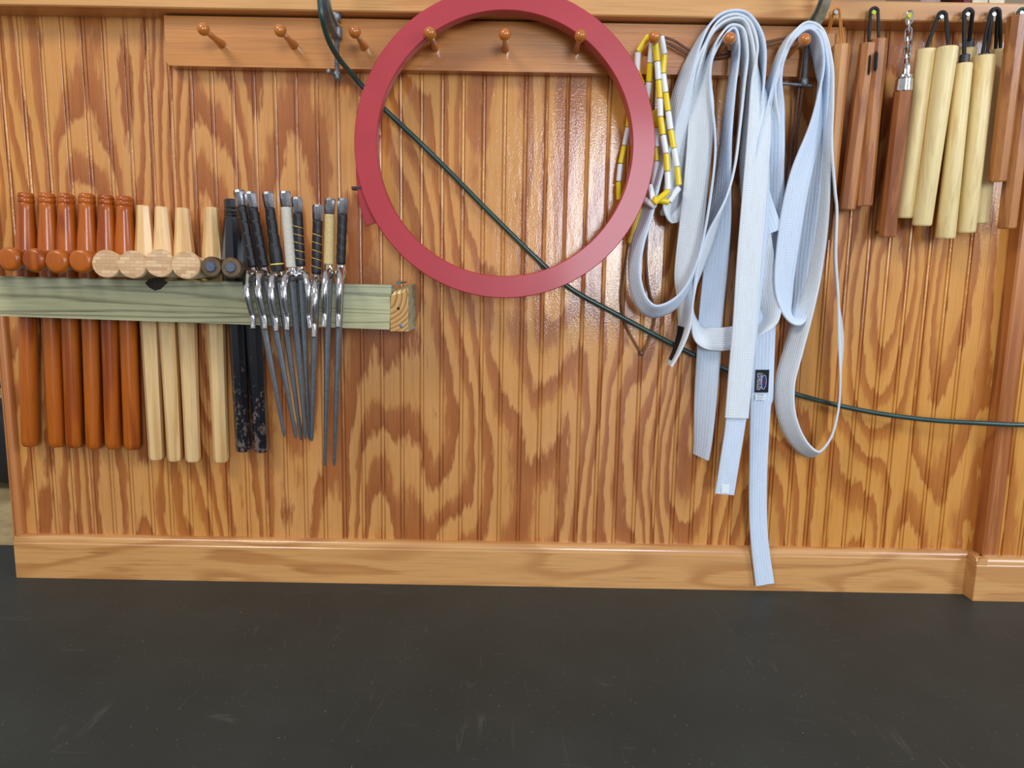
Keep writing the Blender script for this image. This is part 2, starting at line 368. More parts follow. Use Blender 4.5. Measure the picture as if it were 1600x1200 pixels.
# beaded boards, one object each, sharing one mesh
PITCHX = 0.0352
GX = P(659, 849, 0).x
def plank_profile(w):
    g = 0.0017; b = 0.0044; dp = 0.0024
    pts = [(0, 0.0045), (0, dp), (g * 0.5, dp), (g, 0.0006)]
    for i in range(1, 6): pts.append((g + b * i / 6, 0.0006 - 0.0011 * sin(pi * i / 6)))
    pts += [(g + b, 0.0006), (g * 1.5 + b, dp), (g * 1.7 + b, dp), (2 * g + b, 0.0003), (2 * g + b + 0.0006, 0), (w - 0.0004, 0), (w, 0.0004), (w, 0.0045)]
    return pts
i0 = int(math.ceil((XL - GX) / PITCHX)); i1 = int(math.floor((XR - GX) / PITCHX))
Z0P = 0.0
pv, pf = prism([(x, y) for x, y in plank_profile(PITCHX - 0.0001)], 'z', Z0P, LEDGE_Z)
src = None
for i in range(i0, i1):
    x = GX - 0.0039 + i * PITCHX
    if src is None:
        src = mk('plank', [(a + x, b, c) for a, b, c in pv], pf, M['panel'], wall, origin=Vector((x, 0, 0)), smooth=False)
    else:
        o = src.copy(); COL.objects.link(o); place(o, (x, 0, 0), wall); o.rotation_euler.z = random.uniform(-0.007, 0.007)
for xa, xb in ((XL, GX - 0.0039 + i0 * PITCHX), (GX - 0.0039 + i1 * PITCHX, XR)):
    if xb - xa > 0.002:
        q = plank_profile(PITCHX)
        mk('plank', *prism([(xa, 0.0045), (xa, 0)] + ([(xb - 0.0004, 0)] if xb - xa < 0.012 else [(xa + 0.001, 0.0), (xb - 0.0004, 0)]) + [(xb, 0.0004), (xb, 0.0045)], 'z', Z0P, LEDGE_Z), M['panel'], wall)
# pilaster on the right
pil = struct('wall_right', box(XR, 2.2, -PIL + 0.0042, 0.0041, 0, LEDGE_Z), M['pine_vertical'])
x = XR - 0.0004
mk('corner_board', *prism([(x, 0.003), (x, -PIL + 0.003), (x + 0.003, -PIL), (x + 0.0255, -PIL), (x + 0.026, -PIL + 0.0045), (x + 0.004, -PIL + 0.0045)], 'z', 0.0, LEDGE_Z), M['pine_vertical'], pil)
x += 0.026
for i in range(int((2.2 - x) / PITCHX)):
    mk('plank', [(a + x + i * PITCHX, b - PIL, c) for a, b, c in pv], pf, M['panel'], pil, smooth=False)
# corner moulding on the free end of the wall
tx = P(38, 845, 0).x
v1 = [(XL - 0.004, 0.12)] + [(XL - 0.004, -0.004), (XL - 0.002, -0.006), (tx - 0.012, -0.006), (tx - 0.011, -0.003), (tx - 0.0105, -0.006)] + [(tx - 0.0025 + 0.008 * cos(q), -0.004 - 0.008 * sin(q)) for q in [pi * (1 - j / 8) for j in range(9)]] + [(tx + 0.0055, 0.0), (XL + 0.004, 0.0), (XL + 0.004, 0.12)]
struct('trim_1', prism(v1, 'z', P(30, 846, 0).z - 0.004, LEDGE_Z), M['pine_vertical'], sharp=35)
# ledge along the top
struct('trim_2', prism([(-0.046, LEDGE_Z + 0.002), (-0.044, LEDGE_Z), (0.15, LEDGE_Z), (0.15, LEDGE_T), (-0.043, LEDGE_T), (-0.046, LEDGE_T - 0.003)], 'x', XL - 0.03, 2.2), M['pine_ledge'])
LEDGE = bpy.data.objects['trim_2']
# baseboards with a moulded top
BB = 0.016
zt = P(789, 850, 0.015).z; zc = P(789, 861, BB).z
def bb_prof(th): return [(0.003, 0), (-th, 0), (-th, zc - 0.002), (-th + 0.0014, zc)] + [(-th + 0.0105 - 0.009 * cos(q), zc + 0.0008 + (zt - zc - 0.0014) * sin(q)) for q in [pi / 2 * j / 14 for j in range(15)]] + [(-th + 0.0130, zt), (0.003, zt)]
bx0 = P(23, 870, BB).x; bx1 = P(1508, 930, BB).x
struct('baseboard_back', prism(bb_prof(BB), 'x', bx0, bx1), M['pine'], sharp=13)
rx = P(1520, 935, PIL + BB).x
bm_ = MB().add(prism([(y - PIL, z) for y, z in bb_prof(BB)], 'x', rx + 0.0007, 2.2))
bm_.add(prism([(rx + y0 + BB, z) for y0, z in bb_prof(BB)][::-1], 'y', -PIL - BB + 0.0008, 0.002))
struct('baseboard_right', (bm_.v, bm_.f), M['pine'], sharp=13)

# ------------------------------------------------------------------ peg board and pegs
DB = 0.022
pa = P(256, 25, DB); pb = P(1321, 42, DB); zb = P(800, 112, DB).z; ztop = LEDGE_Z - 0.003
board = thing('peg_rail', (0, 0, zb), 'long varnished pine board with nine turned pegs under the ledge', 'peg rail')
rc = 0.009
out = [(pa.x, ztop), (pa.x, zb + rc)] + [(pa.x + rc - rc * cos(q), zb + rc - rc * sin(q)) for q in (pi / 8, pi / 4, 3 * pi / 8)] + [(pa.x + rc, zb), (pb.x - rc, zb)] + [(pb.x - rc + rc * sin(q), zb + rc - rc * cos(q)) for q in (pi / 8, pi / 4, 3 * pi / 8)] + [(pb.x, zb + rc), (pb.x, ztop)]
mk('board', *prism(out, 'y', -DB, -0.0005), M['pine_board'], board, sharp=30)
PEGX = [P(x, y, 0.09).x for x, y in ((318, 47), (438, 50), (554.5, 52), (672, 55), (789, 54), (907, 57), (1023, 59), (1140, 60), (1257, 62))]
PEGZ = P(789, 54, 0.09).z
prof = [(0, 0.0072), (0.006, 0.0068), (0.016, 0.0056), (0.028, 0.0047), (0.045, 0.0045), (0.056, 0.0046), (0.0595, 0.0056)] + [(0.068 - 0.0095 * cos(q), max(0.0006, 0.0095 * sin(q))) for q in [pi * (0.22 + 0.78 * j / 10) for j in range(11)]]
src = None
for x in PEGX:
    o_ = Vector((x, -DB, PEGZ))
    if src is None:
        src = mk('peg', *lathe(o_, o_ + Vector((0, -1, 0)), prof, 20), M['peg'], board, origin=o_, sharp=70)
    else:
        o = src.copy(); COL.objects.link(o); place(o, o_, board)

# nails in the ledge
for x, y, yel in ((1307, 19, 0), (1366, 19, 1), (1421.5, 24, 1), (1472, 26, 0), (1513, 22, 0), (1554, 22, 0), (1597, 20, 0)):
    a = P(x, y, 0.062); b = Vector((a.x, -0.0455, a.z))
    o = mk('nail', *lathe(b, a, [(0, 0.0016), (0.013, 0.0016), (0.0135, 0.0034), (0.016, 0.0036), (0.0165, 0.003)], 12), M['nail_yellow' if yel else 'nail'], LEDGE)
    if yel: o['label'] = 'yellow tipped nail'

# ------------------------------------------------------------------ books on the ledge (only their feet show)
for x0, x1, m, lab, h in ((1438, 1470, 'book_c', 'grey card box standing on the ledge behind the bamboo sticks', 0.12), (1504, 1516, 'book_a', 'maroon cloth book standing upright on the ledge', 0.2), (1518, 1542, 'book_b', 'thick cream book standing upright beside the maroon one', 0.21), (1544, 1568, 'book_b', 'thinner cream book at the right end of the row', 0.19)):
    a = P(x0, 3, 0.0).x; b = P(x1, 3, 0.0).x
    t = thing('book' if m != 'book_c' else 'card_box', ((a + b) / 2, 0.06, LEDGE_T), lab, 'book' if m != 'book_c' else 'box', 'books on the ledge' if m != 'book_c' else None)
    if m == 'book_c':
        mk('body', *box(a, b, 0.0, 0.12, LEDGE_T, LEDGE_T + h, 0.002), M[m], t); mk('lid', *box(a - 0.001, b + 0.001, -0.001, 0.121, LEDGE_T + h * 0.7, LEDGE_T + h + 0.002, 0.002), M[m], t)
    else:
        mk('pages', *box(a + 0.003, b - 0.003, 0.004, 0.13, LEDGE_T + 0.003, LEDGE_T + h - 0.003), M['book_b'], t)
        q = MB().add(box(a, a + 0.003, 0.0, 0.135, LEDGE_T, LEDGE_T + h)).add(box(b - 0.003, b, 0.0, 0.135, LEDGE_T, LEDGE_T + h)).add(box(a, b, -0.003, 0.001, LEDGE_T, LEDGE_T + h, 0.001))
        q.mk('cover', M[m], t)

# black bag on the concrete beyond the left end
bc = Vector((-1.24, 0.62, 0.0))
bag = thing('duffel_bag', bc, 'black bag lying on the concrete beyond the left wall end', 'bag')
bm = bmesh.new(); bmesh.ops.create_uvsphere(bm, u_segments=24, v_segments=16, radius=1)
for q in bm.verts:
    q.co = Vector([math.copysign(abs(c) ** 0.6, c) for c in q.co]); q.co = Vector((q.co.x * 0.2, q.co.y * 0.13, q.co.z * 0.115 + 0.115)) + bc
mk('body', [q.co.copy() for q in bm.verts], [tuple(w.index for w in fc.verts) for fc in bm.faces], M['bag'], bag); bm.free()
mk('strap', *tube([bc + Vector((0.13 * cos(q), -0.1, 0.19 + 0.09 * sin(q))) for q in [pi * j / 12 for j in range(13)]], 0.008), M['bag'], bag)

# ------------------------------------------------------------------ red hoop
RD0, RD1 = 0.057, 0.075
cC = P(788.5, 229, RD1); edge = P(553.5, 229, RD1)
RO = (edge - cC).length; RI = (P(588.5, 229, RD1) - cC).length
def arc_ring(c, ri, ro, d0, d1, a0, a1, seg, bev=0.0012):
    pr = [(ri, -d0), (ri, -d1 + bev), (ri + bev, -d1), (ro - bev, -d1), (ro, -d1 + bev), (ro, -d0)]
    v = []; f = []; n = len(pr); closed = abs(a1 - a0) > 6.28
    cnt = seg if closed else seg + 1
    for i in range(cnt):
        q = a0 + (a1 - a0) * i / seg
        for r, y in pr: v.append((c.x + r * cos(q), y, c.z + r * sin(q)))
    for i in range(seg):
        j = (i + 1) % cnt
        for k_ in range(n): f.append((i * n + k_, i * n + (k_ + 1) % n, j * n + (k_ + 1) % n, j * n + k_))
    if not closed: f.append(tuple(range(n))); f.append(tuple(range((cnt - 1) * n, cnt * n)))
    return v, f
hoop = thing('hoop', (cC.x, -RD0, cC.z - RO), 'large flat red hoop hanging from two pegs', 'hoop')
mk('ring', *arc_ring(cC, RI, RO, RD0, RD1, 0, 2 * pi, 144), M['red'], hoop, sharp=30)
c2 = Vector((cC.x - 0.003, 0, cC.z - 0.043))
for a0, a1, ce, ri in ((163, 200.4, c2, RI + 0.004), (120, 158, cC + Vector((-0.003, 0, 0.003)), RI + 0.004), (0, 95, cC, RI + 0.0006), (285, 359.6, cC, RI + 0.0006)):
    mk('backing_strip', *arc_ring(ce, ri, RO - 0.001, RD0 - 0.012, RD0 - 0.0003, radians(a0), radians(a1), 40), M['red'], hoop, sharp=30)
b = P(550, 293, 0.052); a = P(566, 296, 0.052)
mk('band', *box(b.x, a.x + 0.03, -0.0568, -0.042, a.z - 0.001, b.z + 0.0015, 0.0006), M['band'], hoop)

# ------------------------------------------------------------------ C-clamps
def clamp(label, screw_px, boss_y, foot_y, spine_d, handle, outer='iron'):
    sd = 0.036
    top = P(screw_px, 30, sd); X = top.x; boss = P(screw_px, boss_y, sd).z; foot = P(screw_px, foot_y, sd).z
    t = thing('c_clamp', (X, -sd, foot), label, 'clamp')
    pts = crom([(sd - 0.004, boss), (sd + 0.012, boss + 0.001), (spine_d - 0.030, boss + 0.008), (spine_d - 0.010, boss + 0.024), (spine_d, boss + 0.05), (spine_d + 0.002, boss + 0.09), (spine_d - 0.006, boss + 0.118), (spine_d - 0.028, boss + 0.130), (sd, boss + 0.132), (sd - 0.01, boss + 0.130)], 6)
    def sweep(w, h, off=0.0):
        v = []; f = []
        for i, (d, z) in enumerate(pts):
            a_ = pts[max(i - 1, 0)]; b_ = pts[min(i + 1, len(pts) - 1)]
            tx_, tz_ = b_[0] - a_[0], b_[1] - a_[1]; l = math.hypot(tx_, tz_); nx, nz = tz_ / l, -tx_ / l
            for sx, sn in ((-1, -1), (1, -1), (1, 1), (-1, 1)):
                v.append((X + sx * w, -(d + nx * (off + sn * h)), z + nz * (off + sn * h)))
        for i in range(len(pts) - 1):
            for k_ in range(4): f.append((i * 4 + k_, i * 4 + (k_ + 1) % 4, (i + 1) * 4 + (k_ + 1) % 4, (i + 1) * 4 + k_))
        return v, f + [(0, 1, 2, 3), tuple(len(v) - 4 + i for i in range(4))]
    fr_ = MB().add(sweep(0.0032, 0.0085)).add(lathe((X, -sd, boss - 0.008), (X, -sd, boss + 1), [(0, 0.0085), (0.002, 0.0095), (0.016, 0.0095), (0.018, 0.008)], 16))
    fr_.add(lathe((X, -sd, LEDGE_T + 0.0006), (X, -sd, 3), [(0, 0.009), (0.004, 0.009), (0.008, 0.006), (boss + 0.125 - LEDGE_T, 0.006)], 14))
    fr_.mk('frame', M['iron'], t, sharp=35)
    mk('flange', *sweep(0.0055, 0.0018, 0.0085), M[outer], t, sharp=35)
    tag(mk('flange', *sweep(0.0062, 0.0018, -0.0085), M['iron_pale'], t, sharp=35), 'inner flange with pale worn paint')
    prof = [(0, 0.0042)]; L = LEDGE_Z - 0.012 - foot; nth = int(L / 0.0032)
    for i in range(nth): prof += [(0.006 + i * (L - 0.006) / nth, 0.0045), (0.006 + (i + 0.5) * (L - 0.006) / nth, 0.0038)]
    mk('screw', *lathe((X, -sd, foot), (X, -sd, 3), prof, 12), M['iron'], t, smooth=True)
    mk('swivel_pad', *lathe((X, -sd, LEDGE_Z - 0.013), (X, -sd, 3), [(0, 0.005), (0.003, 0.0075), (0.010, 0.0082), (0.0126, 0.0075)], 14), M['iron'], t)
    mk('screw_head', *lathe((X, -sd, foot - 0.007), (X, -sd, 3), [(0, 0.0045), (0.002, 0.0062), (0.011, 0.0062), (0.013, 0.0045)], 14), M['iron'], t)
    a = P(*handle[0]); b = P(*handle[1])
    MB().add(tube([a, b], 0.0026, 10)).add(lathe(a, a + (a - b).normalized(), [(-0.004, 0.002), (-0.003, 0.0036), (0.001, 0.0036), (0.002, 0.002)], 12)).mk('tommy_bar', M['iron'], t)
clamp('grey iron C-clamp on the ledge left of the red hoop', 525.5, 52, 118, 0.118, ((513, 111, 0.055), (528, 121, 0.030)))
clamp('grey iron C-clamp behind the right bunch of white belts', 1264, 47, 128, 0.105, ((1217, 130, 0.036), (1268, 134, 0.036)), 'iron_pale')

# ------------------------------------------------------------------ green sleeve (long bow of cord)
gp = [(500, -40, 0.140), (500, 0, 0.140), (504, 30, 0.136), (514, 64, 0.110), (530, 92, 0.080), (548, 114, 0.050), (568, 137, 0.036), (600, 170, 0.026), (650, 217, 0.020), (700, 266, 0.014), (770, 337, 0.012), (845, 410, 0.012), (892, 451, 0.012), (960, 489, 0.013), (1040, 532, 0.013), (1130, 576, 0.013), (1230, 612, 0.015), (1340, 640, 0.02), (1440, 655, 0.028), (1530, 661, 0.037), (1600, 664, 0.04), (1680, 664, 0.04)]
tag(mk('green_cord', *tube([P(*q) for q in crom(gp, 8)], 0.0043, 12), M['green']), 'long dark green plastic cord sagging diagonally across the panelling', 'cord')

# ------------------------------------------------------------------ weapon rack
BD, BT = 0.086, 0.034
rk = thing('weapon_rack', (P(300, 505, BD).x, -BD, P(300, 505, BD).z), 'greenish treated timber rack holding the side-handled batons', 'rack')
A0, A1 = P(-14, 432, BD), P(-9, 493.5, BD); B0, B1 = P(611.5, 446, BD), P(608.5, 515, BD)
bv = [(A1.x, A1.z), (B1.x, B1.z), (B0.x, B0.z), (A0.x, A0.z)]
yf, yb = -BD, -BD + BT; cz = 0.007
v = [(x, yf, z - (cz if i > 1 else 0)) for i, (x, z) in enumerate(bv)] + [(x, yb, z) for x, z in bv] + [(A0.x, yf + 0.006, A0.z + 0.001), (B0.x, yf + 0.006, B0.z + 0.001)]
v[2] = (B0.x, yf, B0.z - 0.001); v[3] = (A0.x, yf, A0.z - 0.001)
f = [(0, 1, 2, 3), (2, 9, 8, 3), (9, 6, 7, 8), (4, 7, 6, 5), (0, 4, 5, 1), (1, 5, 6, 9, 2), (0, 3, 8, 7, 4)]
mk('rail', v, f, M['treated'], rk, smooth=False)
# knot, a dark plug in the face of the rail
kp = P(243.5, 443, BD)
mk('knot', [(kp.x + x * 0.0175, -BD - y, kp.z - 0.001 + z * 0.0112) for x, y, z in [(-1, -0.001, 0.15), (-0.6, -0.001, -0.55), (-0.1, -0.001, -0.95), (0.45, -0.001, -0.7), (0.85, -0.001, -0.1), (1.15, -0.001, 0.3), (0.6, -0.001, 0.75), (0, -0.001, 0.9), (-0.55, -0.001, 0.7)]] + [(kp.x + x * 0.0175, -BD - 0.0006, kp.z - 0.001 + z * 0.0112) for x, z in [(-1, 0.15), (-0.6, -0.55), (-0.1, -0.95), (0.45, -0.7), (0.85, -0.1), (1.15, 0.3), (0.6, 0.75), (0, 0.9), (-0.55, 0.7)]],
   [tuple(range(9, 18))] + [(i, (i + 1) % 9, 9 + (i + 1) % 9, 9 + i) for i in range(9)], M['knot'], rk, smooth=False)
# end block: cross-grain stub with a split top
e0, e1 = P(609.5, 462, BD), P(638, 518, BD); e2 = P(637, 449, BD)
q = MB()
q.add(([(e0.x, yf, e1.z), (e1.x, yf, e1.z), (e1.x, yf, e2.z), (e1.x - 0.012, yf, e0.z + 0.003), (e0.x, yf, e0.z), (e0.x, -0.001, e1.z), (e1.x, -0.001, e1.z), (e1.x, -0.001, e2.z + 0.006), (e1.x - 0.012, -0.001, e2.z + 0.003), (e0.x, -0.001, e0.z + 0.012)],
       [(0, 1, 2, 3, 4), (1, 6, 7, 2), (5, 9, 8, 7, 6), (0, 4, 9, 5), (0, 5, 6, 1), (2, 7, 8, 3), (3, 8, 9, 4)]))
q.m = [1, 0, 0, 0, 0, 0, 0]
q.mk('end_block', M['treated'], rk, mats=[M['treated_end']], smooth=False)
for i in range(3):
    x = e0.x + 0.002 + i * 0.008; z = e0.z + 0.001 + i * 0.002
    mk('splinter', [(x, yf + 0.001, z), (x + 0.007, yf + 0.001, z), (x + 0.006, yf + 0.004, z + 0.007), (x + 0.012, yf + 0.034, z + 0.009), (x + 0.004, yf + 0.034, z + 0.004), (x + 0.001, yf + 0.02, z)],
       [(0, 1, 2), (0, 2, 3, 4), (1, 3, 2), (0, 4, 5), (0, 5, 3, 1), (5, 4, 3)], M['splinter'], rk, smooth=False)
for (px_, py_, mt) in ((627, 509, 'iron'), (622.5, 482, 'slot')):
    a = P(px_, py_, BD); mk('screw' if mt == 'iron' else 'drill_hole', *lathe(a + Vector((0, 0.003, 0)), a + Vector((0, -1, 0)), [(0, 0.0034), (0.0031, 0.0034), (0.0036, 0.0022)] if mt == 'iron' else [(0, 0.0024), (0.0033, 0.0024)], 14), M[mt], rk)
a = P(623, 442, 0.078); b_ = P(634, 441, 0.05)
MB().add(tube([a, b_], 0.0016, 8)).add(lathe(a, a + (a - b_), [(-0.002, 0.0016), (0.0, 0.0036), (0.0012, 0.0036)], 12)).mk('screw', M['iron'], rk)

# ------------------------------------------------------------------ tonfas
def tonfa(kind, top, bot, knob, label, group, yaw=0.1):
    dt, db = 0.028, 0.022
    T = P(top[0], top[1], dt); B = P(bot[0], bot[1], db)
    ax = (B - T); L = ax.length; z = ax.normalized()
    t = thing('tonfa', B, label, 'baton', group)
    jun = T + z * (0.108 if kind != 'black' else 0.112)
    K = P(knob[0], knob[1], 0.165)
    hx = (K - jun).normalized(); HL = (K - jun).length
    if kind == 'red':
        pr = [(0, 0.008), (0.0015, 0.0112), (0.007, 0.0128), (0.0085, 0.0118), (0.0098, 0.0128), (0.0155, 0.0128), (0.017, 0.0116), (0.0185, 0.0126), (0.028, 0.0128), (0.05, 0.0142), (0.075, 0.0162), (0.10, 0.0172), (0.125, 0.017), (0.16, 0.0155), (0.22, 0.0145), (0.3, 0.0140), (L - 0.012, 0.0138), (L - 0.004, 0.0128), (L - 0.001, 0.0105), (L, 0.007)]
        mk('shaft', *lathe(T, B, pr, 24), M['tonfa_red'], t, sharp=60)
        hp = [(0, 0.0145), (0.03, 0.0138), (0.07, 0.0134), (HL - 0.024, 0.0138), (HL - 0.017, 0.016), (HL - 0.008, 0.0182), (HL - 0.003, 0.0174), (HL - 0.0005, 0.0145), (HL, 0.012)]
        mk('handle', *lathe(jun, K, hp, 28), M['tonfa_red'], t, sharp=70)
    elif kind == 'pale':
        ref = frame(T, B)
        pr = [(0, 0.0098), (0.0015, 0.0112), (0.03, 0.0130), (0.07, 0.0166), (0.105, 0.0192), (0.14, 0.0176), (0.2, 0.0152), (0.3, 0.0138), (L - 0.008, 0.0128), (L - 0.002, 0.0116), (L, 0.009)]
        mk('shaft', *lathe(T, B, pr, 8, 0.5), M['tonfa_pale'], t, sharp=15)
        hp = [(0, 0.0150), (0.05, 0.0150), (HL - 0.03, 0.018), (HL - 0.016, 0.0195), (HL - 0.003, 0.0212), (HL - 0.0008, 0.0208)]
        mk('handle', *lathe(jun, K, hp, 28), M['tonfa_pale'], t, sharp=50)
        o = mk('end_grain', *lathe(K - hx * 0.001, K + hx, [(0, 0.0207), (0.0012, 0.0202)], 28), M['tonfa_end'], t, sharp=50)
    else:
        pr = [(0, 0.0085), (0.002, 0.0104), (0.014, 0.0106), (0.0155, 0.0096), (0.017, 0.0110), (0.021, 0.0112), (0.0225, 0.0100), (0.024, 0.0114), (0.027, 0.0114), (0.0285, 0.0104), (0.03, 0.0118), (0.07, 0.0165), (0.105, 0.0192), (0.13, 0.0185), (0.18, 0.0152), (0.26, 0.0142), (L - 0.006, 0.0132), (L - 0.001, 0.0120), (L, 0.010)]
        v, f = lathe(T, B, pr, 8, 0.5)
        mk('shaft', v, f, M['black_lacquer'], t, sharp=15)
        hp = [(0, 0.013), (0.04, 0.0115), (HL - 0.03, 0.0118), (HL - 0.018, 0.0150), (HL - 0.004, 0.0156), (HL, 0.0138)]
        mk('handle', *lathe(jun, K, hp, 28), M['black_end'], t, sharp=50)
        mk('plug', *lathe(K - hx * 0.002, K + hx, [(0, 0.0080), (0.006, 0.0080), (0.0075, 0.0068)], 8), M['black_plug'], t, sharp=30)
RG = 'red brown tonfas'; PG = 'pale ash tonfas'; BG = 'black tonfas'
red = [((40.4, 301), (47, 697), (-62, 404), 'red-brown round baton at the far left end of the rack'),
       ((73.3, 301.5), (89, 698), (-26, 405), 'second red-brown round baton from the left end of the rack'),
       ((103, 302), (117, 699), (11, 405), 'third red-brown round baton, its handle knob cut by the photo edge'),
       ((135.4, 302), (148, 700.6), (50, 407), 'fourth red-brown baton, dark stained around its top grooves'),
       ((165.7, 304), (178, 701), (86, 409), 'fifth red-brown baton, second before the pale ones'),
       ((194, 306), (207, 702), (124, 408), 'sixth red-brown baton, right beside the pale ones')]
for a, b, c_, l in red: tonfa('red', a, b, c_, l, RG)
for a, b, c_, l in [((224, 321), (245, 718), (166, 412), 'pale octagonal baton right beside the red-brown ones'), ((253, 323), (274, 720), (207, 413), 'middle of the three pale octagonal batons standing close together'),
                    ((285, 325), (302, 721), (249.5, 411), 'third pale octagonal baton, left of the gap'), ((330, 324), (346, 722), (291, 414), 'pale octagonal baton standing alone beside the black one')]:
    tonfa('pale', a, b, c_, l, PG)
for a, b, c_, l in [((360, 311), (381, 705), (330, 417), 'black lacquered baton with three grooves beside the pale one'), ((388, 322), (408, 706), (361, 418), 'black baton with chipped lacquer behind the steel forks')]:
    tonfa('black', a, b, c_, l, BG)

# ------------------------------------------------------------------ sai
def wrapgrip(a, b, r0, r1, pitch, amp, seg=20, hands=1):
    a = Vector(a); b = Vector(b); x, y, z = frame(a, b); L = (b - a).length; n = max(30, int(L / 0.0016)); v = []; f = []
    for j in range(n + 1):
        t = j / n
        for i in range(seg):
            ph = (t * L / pitch + hands * i / seg) % 1.0
            r = r0 + (r1 - r0) * t + amp * (ph - 0.5)
            if j in (0, n): r -= 0.0012
            q = 2 * pi * i / seg; v.append(a + z * (t * L) + x * (r * cos(q)) + y * (r * sin(q)))
    for j in range(n):
        for i in range(seg):
            i2 = (i + 1) % seg; f.append((j * seg + i, j * seg + i2, (j + 1) * seg + i2, (j + 1) * seg + i))
    return v, f + [tuple(range(seg))[::-1], tuple(range(n * seg, (n + 1) * seg))]
def sai(top, tip, gy, wrap, label, ang=0.0, dt=0.101, dtip=0.094, spread=0.047, plen=0.080, rb=0.0062):
    T = P(top[0], top[1], dt); E = P(tip[0], tip[1], dtip)
    fr_ = (gy - top[1]) / (tip[1] - top[1]); G = T + (E - T) * fr_
    up = (T - E).normalized()
    fx = Vector((0, -1, 0)); fx = (fx - up * fx.dot(up)).normalized(); sx = up.cross(fx)
    fx, sx = fx * cos(ang) + sx * sin(ang), sx * cos(ang) - fx * sin(ang)
    t = thing('sai', E, label, 'sai', 'steel sai hanging on the rack')
    H = (T - G).length; Bl = (E - G).length
    mk('blade', *lathe(G + up * 0.002, E, [(0, rb), (0.02, rb), (Bl - 0.006, 0.0029), (Bl, 0.0016)], 8, 0.5), M['steel'], t, sharp=20)
    for s in (1, -1):
        pts = crom([(0.0, 0.004), (0.014, 0.0065), (0.030, 0.003), (0.0425, -0.010), (spread, -0.028), (spread - 0.003, -0.048), (spread - 0.005, -plen + 0.018), (spread + 0.002, -plen)] if s > 0 else [(0.0, 0.004), (0.014, 0.0055), (0.030, 0.002), (0.0425, -0.008), (spread + 0.002, -0.028), (spread + 0.002, -0.055), (spread + 0.003, -plen)], 6)
        rr = [0.0066 - 0.0028 * i / (len(pts) - 1) for i in range(len(pts))]
        mk('prong', *tube([G + fx * (s * p[0]) + up * p[1] for p in pts], rr, 12), M['chrome'], t)
    mk('collar', *lathe(G - up * 0.006, G + up, [(0, 0.0066), (0.003, 0.0085), (0.010, 0.0092), (0.016, 0.0072), (0.021, 0.0062)], 16), M['chrome'], t)
    a = G + up * 0.016; b = T - up * 0.024
    sp = {'black': (0.0072, 0.0074, 0.019, 0.0012), 'thick': (0.0098, 0.0074, 0.021, 0.0012), 'white': (0.0080, 0.0080, 0.004, 0.0006), 'cream': (0.0080, 0.0076, 0.0035, 0.0007), 'gold': (0.0076, 0.0076, 0.012, 0.0004), 'plain': (0.0074, 0.0076, 0.016, 0.0007)}[wrap]
    g = mk('grip', *wrapgrip(a, b, *sp), M[{'white': 'tape_white', 'cream': 'tape_cream'}.get(wrap, 'tape_black')], t, sharp=60)
    if wrap == 'gold':
        x, y, z = frame(a, b); L = (b - a).length; n = 140
        mk('wire', *tube([a + z * (L * (0.03 + 0.80 * i / n)) + (x * cos(-2 * pi * L * 0.8 * i / n / 0.0125) + y * sin(-2 * pi * L * 0.8 * i / n / 0.0125)) * 0.0081 for i in range(n + 1)], 0.0006, 6), M['gold'], g)
    if wrap == 'thick':
        z = (b - a).normalized()
        mk('sleeve', *lathe(a - z * 0.004, b, [(0, 0.0098), (0.002, 0.0104), (0.034, 0.0102), (0.040, 0.0088)], 20), M['tape_black'], g)
        mk('ring_mark', *lathe(a + z * 0.006, b, [(0, 0.0104), (0.0003, 0.0108), (0.0019, 0.0108), (0.0022, 0.0104)], 20), M['handle_yellow'], g)
    mk('pommel', *lathe(T - up * 0.0245, T, [(0, 0.0074), (0.002, 0.0080), (0.021, 0.0088), (0.0245, 0.0078)], 8, 0.5), M['pommel'], t, sharp=15)
sai((373, 297), (445, 684), 428, 'black', 'leftmost sai, black tape grip with a square grey pommel')
sai((391, 300), (463, 686), 428, 'black', 'second sai from the left, black taped grip beside the leftmost one', dt=0.104, dtip=0.096)
sai((418, 300), (471, 689), 430, 'thick', 'sai with a thick black sleeve and yellow ring low on its grip', dt=0.103, dtip=0.090)
sai((445, 299), (478, 688), 429, 'white', 'sai with a white cord-wrapped grip', dt=0.103, dtip=0.095)
sai((464, 308), (484, 689), 427, 'gold', 'sai with gold wire on black grip, right beside the white-gripped one', ang=0.5, dt=0.101, dtip=0.089)
sai((497, 320), (487, 691), 440, 'gold', 'shorter sai with gold wire on black grip, left of the cream-gripped one', ang=0.25, dt=0.102, dtip=0.097)
sai((515.5, 310), (508, 729), 424, 'cream', 'sai with a cream cord-wrapped grip', ang=0.14)
sai((536, 310), (522, 729), 424, 'plain', 'rightmost sai, plain black grip with bright pommel', ang=0.22, dt=0.102)

